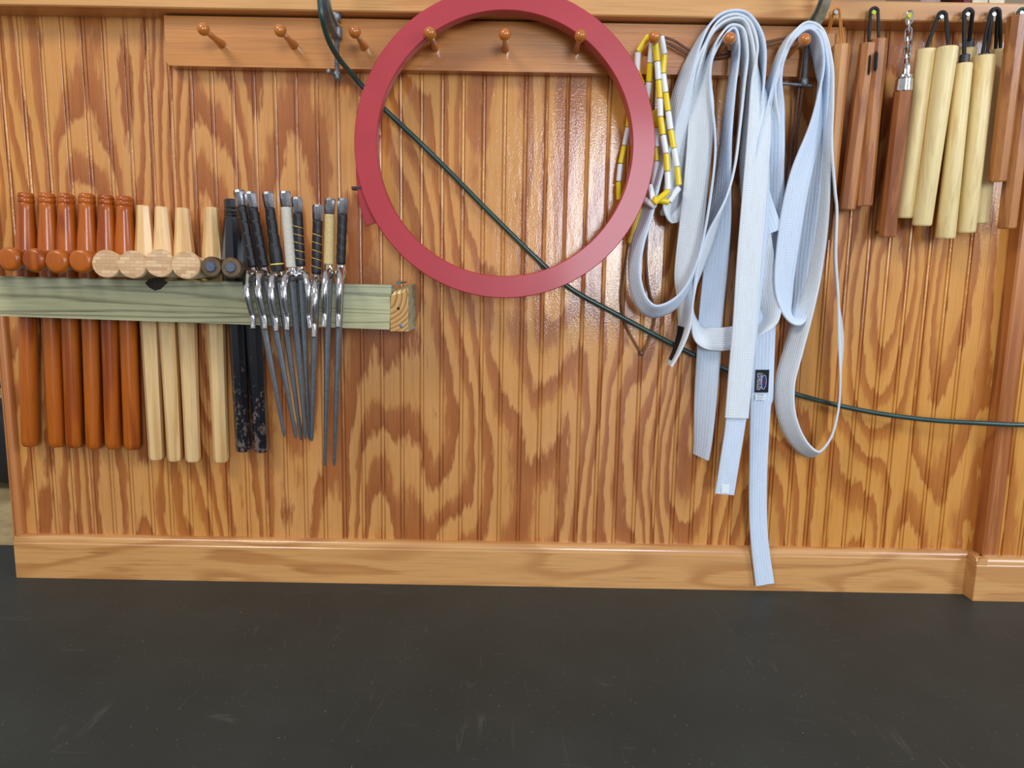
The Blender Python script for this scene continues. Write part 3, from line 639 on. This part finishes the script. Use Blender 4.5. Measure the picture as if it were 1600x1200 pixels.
# ------------------------------------------------------------------ nunchaku
def stick(t, a, b, r0, r1, mat, seg=8, end=None, rot=0.5):
    a = Vector(a); b = Vector(b); L = (b - a).length
    if seg > 10:
        pr = [(0, r0 - 0.002), (0.0012, r0 - 0.0004), (0.003, r0), (L - 0.004, r1), (L - 0.0012, r1 - 0.0008), (L, r1 - 0.0028)]
    else:
        pr = [(0, r0 - 0.001), (0.0012, r0), (L - 0.002, r1), (L, r1 - 0.0014)]
    return mk('stick', *lathe(a, b, pr, seg, rot), M[mat], t, sharp=18 if seg < 10 else 50)
def nunchaku(label, pairs, mat, r0, r1, nail, cordmat, cr, seg=8, group='wooden nunchaku', names='nunchaku', loops=1):
    base = P(*pairs[0][1])
    t = thing(names, base, label, 'nunchaku', group)
    tops = []
    for a, b in pairs:
        A = P(*a); B = P(*b); s = stick(t, A, B, r0, r1, mat, seg); tops.append((A, (B - A).normalized(), s))
    N = P(nail[0], nail[1], 0.057)
    (A, za, _), (B, zb_, _) = tops[0], tops[-1]
    rn = 0.0032 + cr
    for k_ in range(loops):
        o = (k_ - (loops - 1) / 2) * cr * 2.2
        yo = Vector((0, -abs(k_) * cr * 0.6, 0))
        arcp = [N + Vector((rn * cos(q) * -1, 0, rn * sin(q) + 0.0005)) for q in [pi * j / 8 for j in range(9)]]
        pts = [A + za * 0.006 + Vector((o, 0, 0)), A - za * 0.004 + Vector((o, 0, 0)), (A - za * 0.004 + arcp[0]) / 2 + Vector((o * 0.8, 0, 0))] + [p + Vector((o * 0.2, 0, abs(o) * 0.3)) for p in arcp] + [(B - zb_ * 0.004 + arcp[-1]) / 2 + Vector((o * 0.8, 0, 0)), B - zb_ * 0.004 + Vector((o, 0, 0)), B + zb_ * 0.006 + Vector((o, 0, 0))]
        mk('cord', *tube([Vector(p) + yo for p in crom([tuple(p) for p in pts], 4)], cr, 8), M[cordmat], t)
    return t, tops
nunchaku('tan octagonal nunchaku on orange cord beside the right bunch of belts', [((1294, 55, 0.036), (1283, 352, 0.0145)), ((1315, 70, 0.060), (1289, 375, 0.030))], 'nun_tan', 0.0135, 0.0098, (1307, 19), 'orange_cord', 0.0014, loops=2)
t, tops = nunchaku('brown octagonal nunchaku with slotted tops on black cord', [((1357, 68, 0.058), (1323.5, 328, 0.030)), ((1372.5, 61, 0.062), (1349, 322, 0.032))], 'nun_brown', 0.0130, 0.0135, (1366, 19), 'black_cord', 0.0026)
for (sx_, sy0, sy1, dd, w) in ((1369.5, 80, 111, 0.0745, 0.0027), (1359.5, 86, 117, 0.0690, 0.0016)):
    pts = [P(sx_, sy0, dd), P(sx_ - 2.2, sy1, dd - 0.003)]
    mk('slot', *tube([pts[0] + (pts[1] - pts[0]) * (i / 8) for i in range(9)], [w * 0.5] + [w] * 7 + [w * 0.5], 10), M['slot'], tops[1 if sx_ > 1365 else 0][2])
# chain nunchaku
A = P(1412, 133, 0.062); B = P(1385.5, 370, 0.030)
t = thing('nunchaku', B, 'dark brown octagonal nunchaku hanging from a chrome chain', 'nunchaku', 'wooden nunchaku')
stick(t, A, B, 0.0128, 0.0140, 'nun_dark', 8, rot=0.0)
stick(t, P(1408, 142, 0.034), P(1380, 362, 0.0165), 0.0118, 0.0125, 'nun_dark', 8, rot=0.0)
za = (B - A).normalized()
mk('ferrule', *lathe(A - za * 0.016, A, [(0, 0.008), (0.001, 0.0105), (0.004, 0.0112), (0.0055, 0.0102), (0.007, 0.0126), (0.024, 0.0134), (0.025, 0.0126)], 20), M['chrome'], t)
sw = A - za * 0.016
mk('swivel', *box(sw.x - 0.004, sw.x + 0.006, sw.y - 0.004, sw.y + 0.004, sw.z - 0.002, sw.z + 0.016, 0.002), M['chrome'], t)
def link(c, dirv, side, L=0.0105, w=0.0042, r=0.0014):
    d_ = dirv.normalized(); s_ = (side - d_ * side.dot(d_)).normalized(); pts = []
    for i in range(9): q = pi * i / 8; pts.append(c + d_ * (L - w) + s_ * (w * cos(q)) + d_ * (w * sin(q)))
    for i in range(9): q = pi * i / 8; pts.append(c - d_ * (L - w) - s_ * (w * cos(q)) - d_ * (w * sin(q)))
    return tube(pts, r, 8, closed=True)
N0 = P(1421.5, 22, 0.0595); N1 = sw + Vector((0.001, 0, 0.014))
nl = 6; dv = (N1 - N0)
for i in range(nl):
    c_ = N0 + dv * ((i + 0.42) / nl)
    side = Vector((0.8, -0.6, 0)) if i % 2 == 0 else Vector((-0.6, -0.8, 0))
    mk('chain_link', *link(c_, dv, side), M['chrome'], t)
bam = 'cream bamboo nunchaku'
nunchaku('cream bamboo nunchaku next to the chain one, both sticks in front', [((1448, 77, 0.052), (1412, 341, 0.026)), ((1481, 73, 0.072), (1440, 353, 0.040))], 'bamboo', 0.0152, 0.0148, (1472, 26), 'black_cord', 0.0030, 24, bam)
t, tops = nunchaku('cream bamboo nunchaku with dark ferrules, middle of the cream pairs', [((1506, 99, 0.066), (1476.5, 373, 0.042)), ((1513, 76, 0.026), (1484, 330, 0.018))], 'bamboo', 0.0128, 0.0152, (1513, 22), 'black_cord', 0.0032, 24, bam)
for A, z_, s in tops:
    mk('ferrule', *lathe(A - z_ * 0.013, A, [(0, 0.006), (0.001, 0.0075), (0.014, 0.0078)], 20), M['ferrule'], t)
t, tops = nunchaku('cream bamboo nunchaku beside the brown one at the right edge', [((1538, 87, 0.060), (1508.5, 364, 0.036)), ((1558.5, 79, 0.034), (1529, 350, 0.019))], 'bamboo', 0.0165, 0.0148, (1554, 22), 'black_cord', 0.0028, 24, bam, loops=2)
mk('ferrule', *lathe(tops[0][0] - tops[0][1] * 0.004, tops[0][0], [(0, 0.006), (0.001, 0.0085), (0.005, 0.009)], 20), M['ferrule'], t)
# far right pair hangs over the pilaster corner
t, tops = nunchaku('brown octagonal nunchaku at the right photo edge, green cord', [((1590, 24, 0.092), (1558.5, 284, 0.058)), ((1608, 62, 0.078), (1573, 357, 0.048))], 'nun_brown', 0.0135, 0.0138, (1597, 20), 'green_cord', 0.0024)

# ------------------------------------------------------------------ belts
def ribbon(name, cps, mat, parent=None, width=0.040, thick=0.0034, n=10, label=None, cat=None, group=None, origin=None):
    """cps: (px, py, depth, turn) - turn 0 shows the flat face, 90 the edge; optional 5th = width factor"""
    cps = [tuple(q) + (1.0,) * (5 - len(q)) for q in cps]
    pts = []
    for q in crom(cps, n): pts.append((P(q[0], q[1], q[2]), q[3], q[4]))
    Y = Vector((0, 1, 0)); v = []; f = []; uvs = []; L = 0.0; frames = []
    w = width / 2; th = thick / 2; e = 0.0008
    cs = [(-w, -th * 0.4), (-w + e, -th), (-w * 0.5, -th), (0, -th), (w * 0.5, -th), (w - e, -th), (w, -th * 0.4), (w, th * 0.4), (w - e, th), (w * 0.5, th), (0, th), (-w * 0.5, th), (-w + e, th), (-w, th * 0.4)]
    m = len(cs); lens = []
    for i, (p, th_, wf) in enumerate(pts):
        t = (pts[min(i + 1, len(pts) - 1)][0] - pts[max(i - 1, 0)][0]).normalized()
        N = t.cross(Y).normalized(); Yp = N.cross(t).normalized()
        if Yp.dot(Y) < 0: Yp = -Yp
        a = radians(th_); Wd = N * cos(a) + Yp * sin(a); B = t.cross(Wd)
        if i: L += (p - pts[i - 1][0]).length
        lens.append(L); frames.append((p, Wd, B))
        for x, b in cs: v.append(p + Wd * (x * wf) + B * b)
    for i in range(len(pts) - 1):
        for k_ in range(m):
            k2 = (k_ + 1) % m
            f.append((i * m + k_, i * m + k2, (i + 1) * m + k2, (i + 1) * m + k_))
            ua, ub = cs[k_][0] / width + 0.5, cs[k2][0] / width + 0.5
            uvs.append([(ua, lens[i]), (ub, lens[i]), (ub, lens[i + 1]), (ua, lens[i + 1])])
    f.append(tuple(range(m))[::-1]); uvs.append([(c[0] / width + 0.5, 0) for c in cs][::-1])
    k0 = (len(pts) - 1) * m
    f.append(tuple(range(k0, k0 + m))); uvs.append([(c[0] / width + 0.5, L) for c in cs])
    o = mk(name, v, f, M[mat], parent, uvs=uvs, sharp=60)
    if label: tag(o, label, cat, group)
    return o, frames
BG_ = 'white cotton belts on the pegs'
# left peg, belt one: curled black-label end, wide band, loop across the middle, folded bight, long front end
beltA, frA = ribbon('martial_arts_belt', [
    (1046, 571, 0.044, 92), (1058, 547, 0.044, 86), (1069, 511, 0.045, 74), (1071, 465, 0.048, 58), (1073, 420, 0.051, 22), (1083, 330, 0.056, 4), (1092, 240, 0.060, 8), (1096, 180, 0.060, 25), (1099, 125, 0.058, 70), (1112, 80, 0.058, 90),
    (1128, 52, 0.058, 90), (1142, 45, 0.058, 90), (1157, 54, 0.058, 90), (1163, 90, 0.058, 88), (1160, 140, 0.055, 82), (1155, 200, 0.052, 78), (1147, 262, 0.052, 78), (1133, 315, 0.054, 75), (1110, 372, 0.054, 55), (1094, 418, 0.050, 62),
    (1084, 460, 0.045, 75), (1083, 495, 0.043, 70), (1096, 524, 0.043, 35), (1122, 530, 0.043, 8), (1150, 527, 0.042, 15), (1180, 517, 0.042, 68), (1201, 496, 0.044, 52), (1199, 456, 0.047, 20), (1190, 400, 0.049, 8), (1178, 330, 0.050, 45), (1168, 250, 0.054, 72), (1172, 160, 0.056, 84), (1174, 95, 0.058, 90),
    (1162, 44, 0.058, 90), (1141, 35, 0.058, 90), (1114, 52, 0.058, 86), (1093, 105, 0.058, 58), (1075, 180, 0.054, 34), (1058, 255, 0.046, 30), (1050, 315, 0.040, 28), (1049, 334, 0.034, 60), (1053, 318, 0.026, 30), (1058, 250, 0.026, 45), (1069, 165, 0.036, 60),
    (1089, 95, 0.056, 78), (1112, 46, 0.058, 90), (1140, 29, 0.058, 90), (1166, 40, 0.058, 90), (1180, 80, 0.060, 84), (1184, 130, 0.066, 45), (1187, 190, 0.072, 12), (1180, 290, 0.076, 3), (1171, 400, 0.077, 0), (1164, 500, 0.076, 2), (1158, 570, 0.074, 0), (1151, 653, 0.072, 0)],
    'belt_c', label='long white belt with a broad front end hemmed halfway down, left belt peg', cat='belt', group=BG_)
# left peg, belt two
beltB, _ = ribbon('martial_arts_belt', [
    (1095, 714, 0.022, 62), (1098, 690, 0.024, 55), (1101, 645, 0.026, 40), (1104, 600, 0.028, 25), (1107, 554, 0.028, 14), (1110, 500, 0.030, 8), (1117, 430, 0.032, 12), (1122, 370, 0.034, 25), (1128, 300, 0.036, 60), (1134, 220, 0.042, 80), (1141, 150, 0.052, 86), (1149, 90, 0.057, 90),
    (1147, 58, 0.058, 90), (1138, 51, 0.058, 90), (1122, 70, 0.058, 90), (1108, 105, 0.060, 84), (1110, 150, 0.062, 76), (1117, 205, 0.066, 74), (1116, 260, 0.068, 76), (1104, 345, 0.070, 78), (1090, 408, 0.070, 76), (1071, 455, 0.070, 66), (1046, 480, 0.070, 58), (1018, 486, 0.068, 58), (999, 465, 0.064, 66), (991, 425, 0.060, 70), (996, 380, 0.056, 66), (1008, 340, 0.050, 66), (1025, 275, 0.044, 70), (1045, 210, 0.046, 66), (1067, 130, 0.054, 66),
    (1092, 65, 0.058, 84), (1114, 34, 0.058, 90), (1140, 23, 0.058, 90), (1166, 30, 0.058, 90), (1187, 66, 0.058, 90), (1192, 120, 0.056, 80), (1192, 200, 0.058, 50), (1184, 330, 0.066, 12), (1172, 450, 0.070, 2), (1160, 560, 0.069, 0), (1150, 655, 0.067, 0, 0.86), (1141, 715, 0.064, 0, 0.84), (1132, 772, 0.060, 0, 0.84)],
    'belt_b', label='white belt with a small loop left of the bunch and square tag at its end', cat='belt', group=BG_)
# right peg, belt with the black label and the longest tail
beltC, _ = ribbon('martial_arts_belt', [
    (1195, 913, 0.022, 0, 0.86), (1187, 850, 0.024, 0, 0.8), (1184, 790, 0.026, 0, 0.8), (1185, 720, 0.029, 0, 0.82), (1188, 640, 0.032, 0, 0.9), (1190, 620, 0.033, 0), (1191, 580, 0.034, 0), (1194, 500, 0.035, 2), (1199, 420, 0.036, 6), (1203, 330, 0.038, 25), (1206, 240, 0.044, 30), (1206, 180, 0.050, 35), (1209, 130, 0.054, 72), (1221, 90, 0.058, 90),
    (1240, 61, 0.058, 90), (1258, 51, 0.058, 90), (1274, 66, 0.058, 90), (1281, 105, 0.058, 86), (1282, 150, 0.060, 60), (1273, 205, 0.062, 40), (1252, 270, 0.064, 18), (1239, 330, 0.062, 8), (1229, 400, 0.056, 12), (1225, 450, 0.050, 24), (1231, 486, 0.044, 48), (1243, 497, 0.038, 62), (1252, 470, 0.030, 48), (1256, 420, 0.028, 38), (1264, 350, 0.028, 42), (1275, 260, 0.034, 62), (1284, 170, 0.046, 82), (1287, 110, 0.056, 90),
    (1277, 62, 0.058, 90), (1258, 46, 0.058, 90), (1234, 60, 0.058, 90), (1214, 100, 0.056, 88), (1200, 160, 0.052, 78), (1188, 230, 0.060, 60), (1187, 290, 0.062, 30), (1193, 328, 0.062, 10), (1205, 364, 0.060, 0)],
    'belt_b', label='white belt with the black oval-emblem label and longest hanging tail', cat='belt', group=BG_)
# right peg, belt with the long loop
beltD, _ = ribbon('martial_arts_belt', [
    (1203, 440, 0.018, 10), (1206, 330, 0.024, 25), (1206, 220, 0.034, 60), (1204, 140, 0.050, 86), (1220, 82, 0.058, 90), (1238, 52, 0.058, 90), (1258, 41, 0.058, 90), (1280, 56, 0.058, 90), (1295, 105, 0.058, 82), (1299, 160, 0.058, 74), (1298, 230, 0.058, 72), (1304, 300, 0.058, 70), (1307, 330, 0.058, 69), (1305, 400, 0.058, 70), (1309, 460, 0.056, 68), (1314, 530, 0.054, 56), (1313, 590, 0.052, 66), (1310, 640, 0.050, 64), (1298, 685, 0.048, 62), (1274, 710, 0.046, 62), (1248, 692, 0.044, 62), (1229, 650, 0.042, 58), (1226, 600, 0.042, 56), (1240, 545, 0.042, 60), (1258, 480, 0.042, 66), (1272, 415, 0.042, 70), (1281, 345, 0.042, 72), (1286, 260, 0.046, 78), (1290, 180, 0.052, 84), (1292, 115, 0.056, 90),
    (1281, 64, 0.058, 90), (1259, 49, 0.058, 90), (1236, 63, 0.058, 90), (1218, 105, 0.056, 84), (1206, 170, 0.044, 60), (1204, 260, 0.030, 40), (1204, 340, 0.024, 30)],
    'belt_c', label='white belt making the long thin loop right of the others', cat='belt', group=BG_)
# labels sewn on the belts
def patch(name, cx, cy, w, h, d, mat, parent, tilt=0.0, th=0.0006):
    c_ = P(cx, cy, d); q = []
    for y in (0, th):
        for x, z in ((-w / 2, -h / 2), (w / 2, -h / 2), (w / 2, h / 2), (-w / 2, h / 2)):
            q.append((c_.x + x * cos(tilt) - z * sin(tilt), c_.y - th + y, c_.z + x * sin(tilt) + z * cos(tilt)))
    return mk(name, q, [(0, 1, 2, 3), (4, 7, 6, 5), (0, 4, 5, 1), (1, 5, 6, 2), (2, 6, 7, 3), (3, 7, 4, 0)], M[mat], parent, smooth=False), c_
LD = 0.0370
lp, lc = patch('label_patch', 1190.5, 595.5, 0.0232, 0.0395, LD, 'patch_black', beltC, 0.02)
lp['label'] = 'black woven label with oval emblem'
def text(s, size, c_, rot, mat, parent, y):
    cu = bpy.data.curves.new('lettering', 'FONT'); cu.body = s; cu.size = size; cu.align_x = 'CENTER'; cu.align_y = 'CENTER'; cu.extrude = 0.00012
    o = bpy.data.objects.new('lettering', cu); COL.objects.link(o)
    bpy.context.view_layer.update()
    me = bpy.data.meshes.new_from_object(o.evaluated_get(bpy.context.evaluated_depsgraph_get())); bpy.data.objects.remove(o)
    mr = Matrix.Rotation(rot, 4, 'Y') @ Matrix.Rotation(pi / 2, 4, 'X')
    me.transform(mr); me.materials.clear(); me.materials.append(M[mat])
    o = bpy.data.objects.new('lettering', me); COL.objects.link(o); place(o, Vector((c_.x, y, c_.z)), parent); return o
ty = -LD - 0.0009
for s, px_ in (('ORIENTAL', 1188.3), ('GATEWAY', 1183.8)):
    text(s, 0.0064, P(px_, 596, LD), pi / 2, 'ink_white', lp, ty)
ec = P(1193.3, 597, LD)
mk('oval_emblem', *tube([Vector((ec.x + 0.0040 * cos(q), ty, ec.z + 0.0125 * sin(q))) for q in [2 * pi * j / 32 for j in range(32)]], 0.0004, 6, True), M['ink_white'], lp)
mk('emblem_field', [(ec.x + 0.0036 * cos(2 * pi * j / 24), ty + 0.0003 - yy, ec.z + 0.012 * sin(2 * pi * j / 24)) for yy in (0, 0.0002) for j in range(24)], [tuple(range(24)), tuple(range(24, 48))] + [(j, (j + 1) % 24, 24 + (j + 1) % 24, 24 + j) for j in range(24)], M['ink_blue'], lp, smooth=False)
mk('emblem_stroke', *tube([Vector((ec.x + x, ty - 0.0002, ec.z + z)) for x, z in ((-0.003, 0.003), (-0.0012, 0.0006), (0.0, 0.0012), (0.0012, -0.0016), (0.0028, -0.0034))], 0.0006, 6), M['ink_red'], lp)
wp, wc = patch('size_tag', 1187.5, 620.5, 0.0170, 0.0105, LD - 0.0006, 'patch_white', beltC, 0.02)
text('2/170', 0.0046, P(1188, 617.5, LD), 0, 'ink_grey', wp, -LD - 0.0003)
for py_, w in ((621.5, 0.0125), (625, 0.009)):
    a = P(1187.5, py_, LD); mk('print_line', *box(a.x - w / 2, a.x + w / 2, -LD - 0.0002, -LD + 0.0001, a.z - 0.0004, a.z + 0.0004), M['ink_grey'], wp)
patch('square_tag', 1133.5, 764, 0.0135, 0.0150, 0.0630, 'patch_white', beltB)[0]['label'] = 'small square white tag'
# black label on the curled end of belt one
v = []; side = None
for i in range(4, 21, 2):
    p, Wd, B = frA[i]
    if side is None: side = 1 if B.dot(CAMPOS - p) > 0 else -1
    for u in (-0.018, 0.004):
        for h in (0.0018, 0.0024): v.append(p + Wd * (u if Wd.y < 0 else -u) + B * (side * h))
n_ = len(v) // 4
f = [q for i in range(n_ - 1) for q in ((4 * i + 1, 4 * i + 3, 4 * i + 7, 4 * i + 5), (4 * i, 4 * i + 4, 4 * i + 6, 4 * i + 2), (4 * i, 4 * i + 1, 4 * i + 5, 4 * i + 4), (4 * i + 2, 4 * i + 6, 4 * i + 7, 4 * i + 3))] + [(0, 2, 3, 1), (4 * n_ - 4, 4 * n_ - 3, 4 * n_ - 1, 4 * n_ - 2)]
mk('label_patch', v, f, M['patch_black'], beltA)['label'] = 'black label on the curled end'

# ------------------------------------------------------------------ beaded jump rope
rope = thing('beaded_jump_rope', P(1022, 318, 0.05), 'yellow and white beaded skipping rope hanging beside the red hoop', 'jump rope')
def strand(pts, first, r=0.0049):
    core = [P(*q) for q in pts]
    mk('string', *tube(core, 0.0014, 6), M['bead_white'], rope)
    for i in range(len(core) - 1):
        a, b = core[i], core[i + 1]; L = (b - a).length
        z = (b - a).normalized()
        m = M['bead_yellow' if (i + first) % 2 == 0 else 'bead_white']
        mk('bead', *lathe(a + z * 0.0006, b, [(0, r - 0.0008), (0.0006, r), (L - 0.0018, r), (L - 0.0012, r - 0.0008)], 14), m, rope, sharp=50)
strand([(1014, 55, 0.066), (997, 81, 0.060), (995, 112, 0.052), (1004, 133, 0.045), (1009, 160, 0.042), (1014, 190, 0.040), (1024, 220, 0.040), (1026, 252, 0.040), (1021, 290, 0.042)], 0)
strand([(1019, 66, 0.070), (1016, 98, 0.058), (1014, 128, 0.050), (1010, 158, 0.044), (1000, 190, 0.036)], 1)
strand([(984.5, 172, 0.026), (982, 199, 0.024), (976, 228, 0.022), (970, 256, 0.022), (967, 284, 0.022), (967.5, 313, 0.022)], 0)
strand([(1024, 66, 0.078), (1027, 96, 0.072), (1029, 125, 0.068), (1031, 154, 0.066), (1032, 183, 0.066), (1036, 211, 0.066), (1041, 240, 0.066), (1043, 268, 0.066), (1044, 297, 0.066)], 0)
strand([(1033, 56, 0.076), (1038, 85, 0.070), (1036, 115, 0.066), (1040, 145, 0.064), (1044, 174, 0.064), (1048, 203, 0.064), (1053, 232, 0.064), (1058, 261, 0.064), (1061, 290, 0.064)], 1)
strand([(1061, 293, 0.068), (1045, 316, 0.072), (1020, 311, 0.078)], 1)
strand([(1045, 298, 0.074), (1021, 318, 0.080)], 0)
strand([(1022, 172, 0.046), (1027, 200, 0.046), (1026, 230, 0.046)], 0)
strand([(1015, 289, 0.060), (1021, 314, 0.070)], 1)
strand([(1024, 323, 0.072), (1006, 311, 0.056)], 1)
a = P(999, 320, 0.034); b = P(987.5, 381, 0.034); L = (b - a).length
mk('handle', *lathe(a, b, [(0, 0.005), (0.002, 0.0058), (L - 0.012, 0.0064), (L - 0.009, 0.0078), (L - 0.001, 0.0078), (L, 0.0066)], 18), M['handle_yellow'], rope)

# ------------------------------------------------------------------ brown cords
lo_ = [(1021, 52, 0.032), (1013, 150, 0.020), (998, 300, 0.010), (982, 380, 0.009), (974, 430, 0.009), (971, 470, 0.009), (980, 512, 0.009), (1000, 549, 0.008), (1003, 553, 0.008), (1008, 545, 0.009), (1018, 520, 0.009), (1023, 490, 0.009), (1013, 445, 0.009), (1010, 390, 0.009), (1016, 300, 0.012), (1022, 150, 0.022), (1025, 52, 0.032)]
cordA = thing('leather_cord', P(1003, 553, 0.008), 'brown leather cord loop with a knot at the bottom, left of the belts', 'cord', None)
mk('loop', *tube([P(*q) for q in crom(lo_, 8)], 0.0021, 8), M['leather'], cordA)
a = P(1002.5, 552, 0.009); bm = bmesh.new(); bmesh.ops.create_uvsphere(bm, u_segments=12, v_segments=8, radius=0.0048)
mk('knot', [q.co * 1.0 + a for q in bm.verts], [tuple(w.index for w in fc.verts) for fc in bm.faces], M['leather'], cordA); bm.free()
cordB = thing('leather_cord', P(1240, 300, 0.02), 'doubled brown leather cord slung between the pegs behind the belts', 'cord', None)
for o_, q in ((0, [(1031, 57, 0.036), (1052, 63, 0.034), (1085, 82, 0.031), (1120, 84, 0.030), (1160, 76, 0.031), (1196, 66, 0.032), (1225, 60, 0.036), (1253, 55, 0.042), (1259, 56, 0.042), (1261, 75, 0.032), (1256, 115, 0.030), (1249, 180, 0.018), (1240, 240, 0.012), (1232, 320, 0.010)]),
              (1, [(1030, 61, 0.038), (1050, 71, 0.034), (1078, 86, 0.031), (1118, 90, 0.030), (1160, 82, 0.031), (1200, 71, 0.032), (1228, 66, 0.037), (1252, 59, 0.044), (1256, 62, 0.044), (1256, 80, 0.033), (1251, 118, 0.031), (1243, 180, 0.018), (1231, 260, 0.012), (1224, 320, 0.010)])):
    mk('strand', *tube([P(*w) for w in crom(q, 8)], 0.0022, 8), M['leather'], cordB)
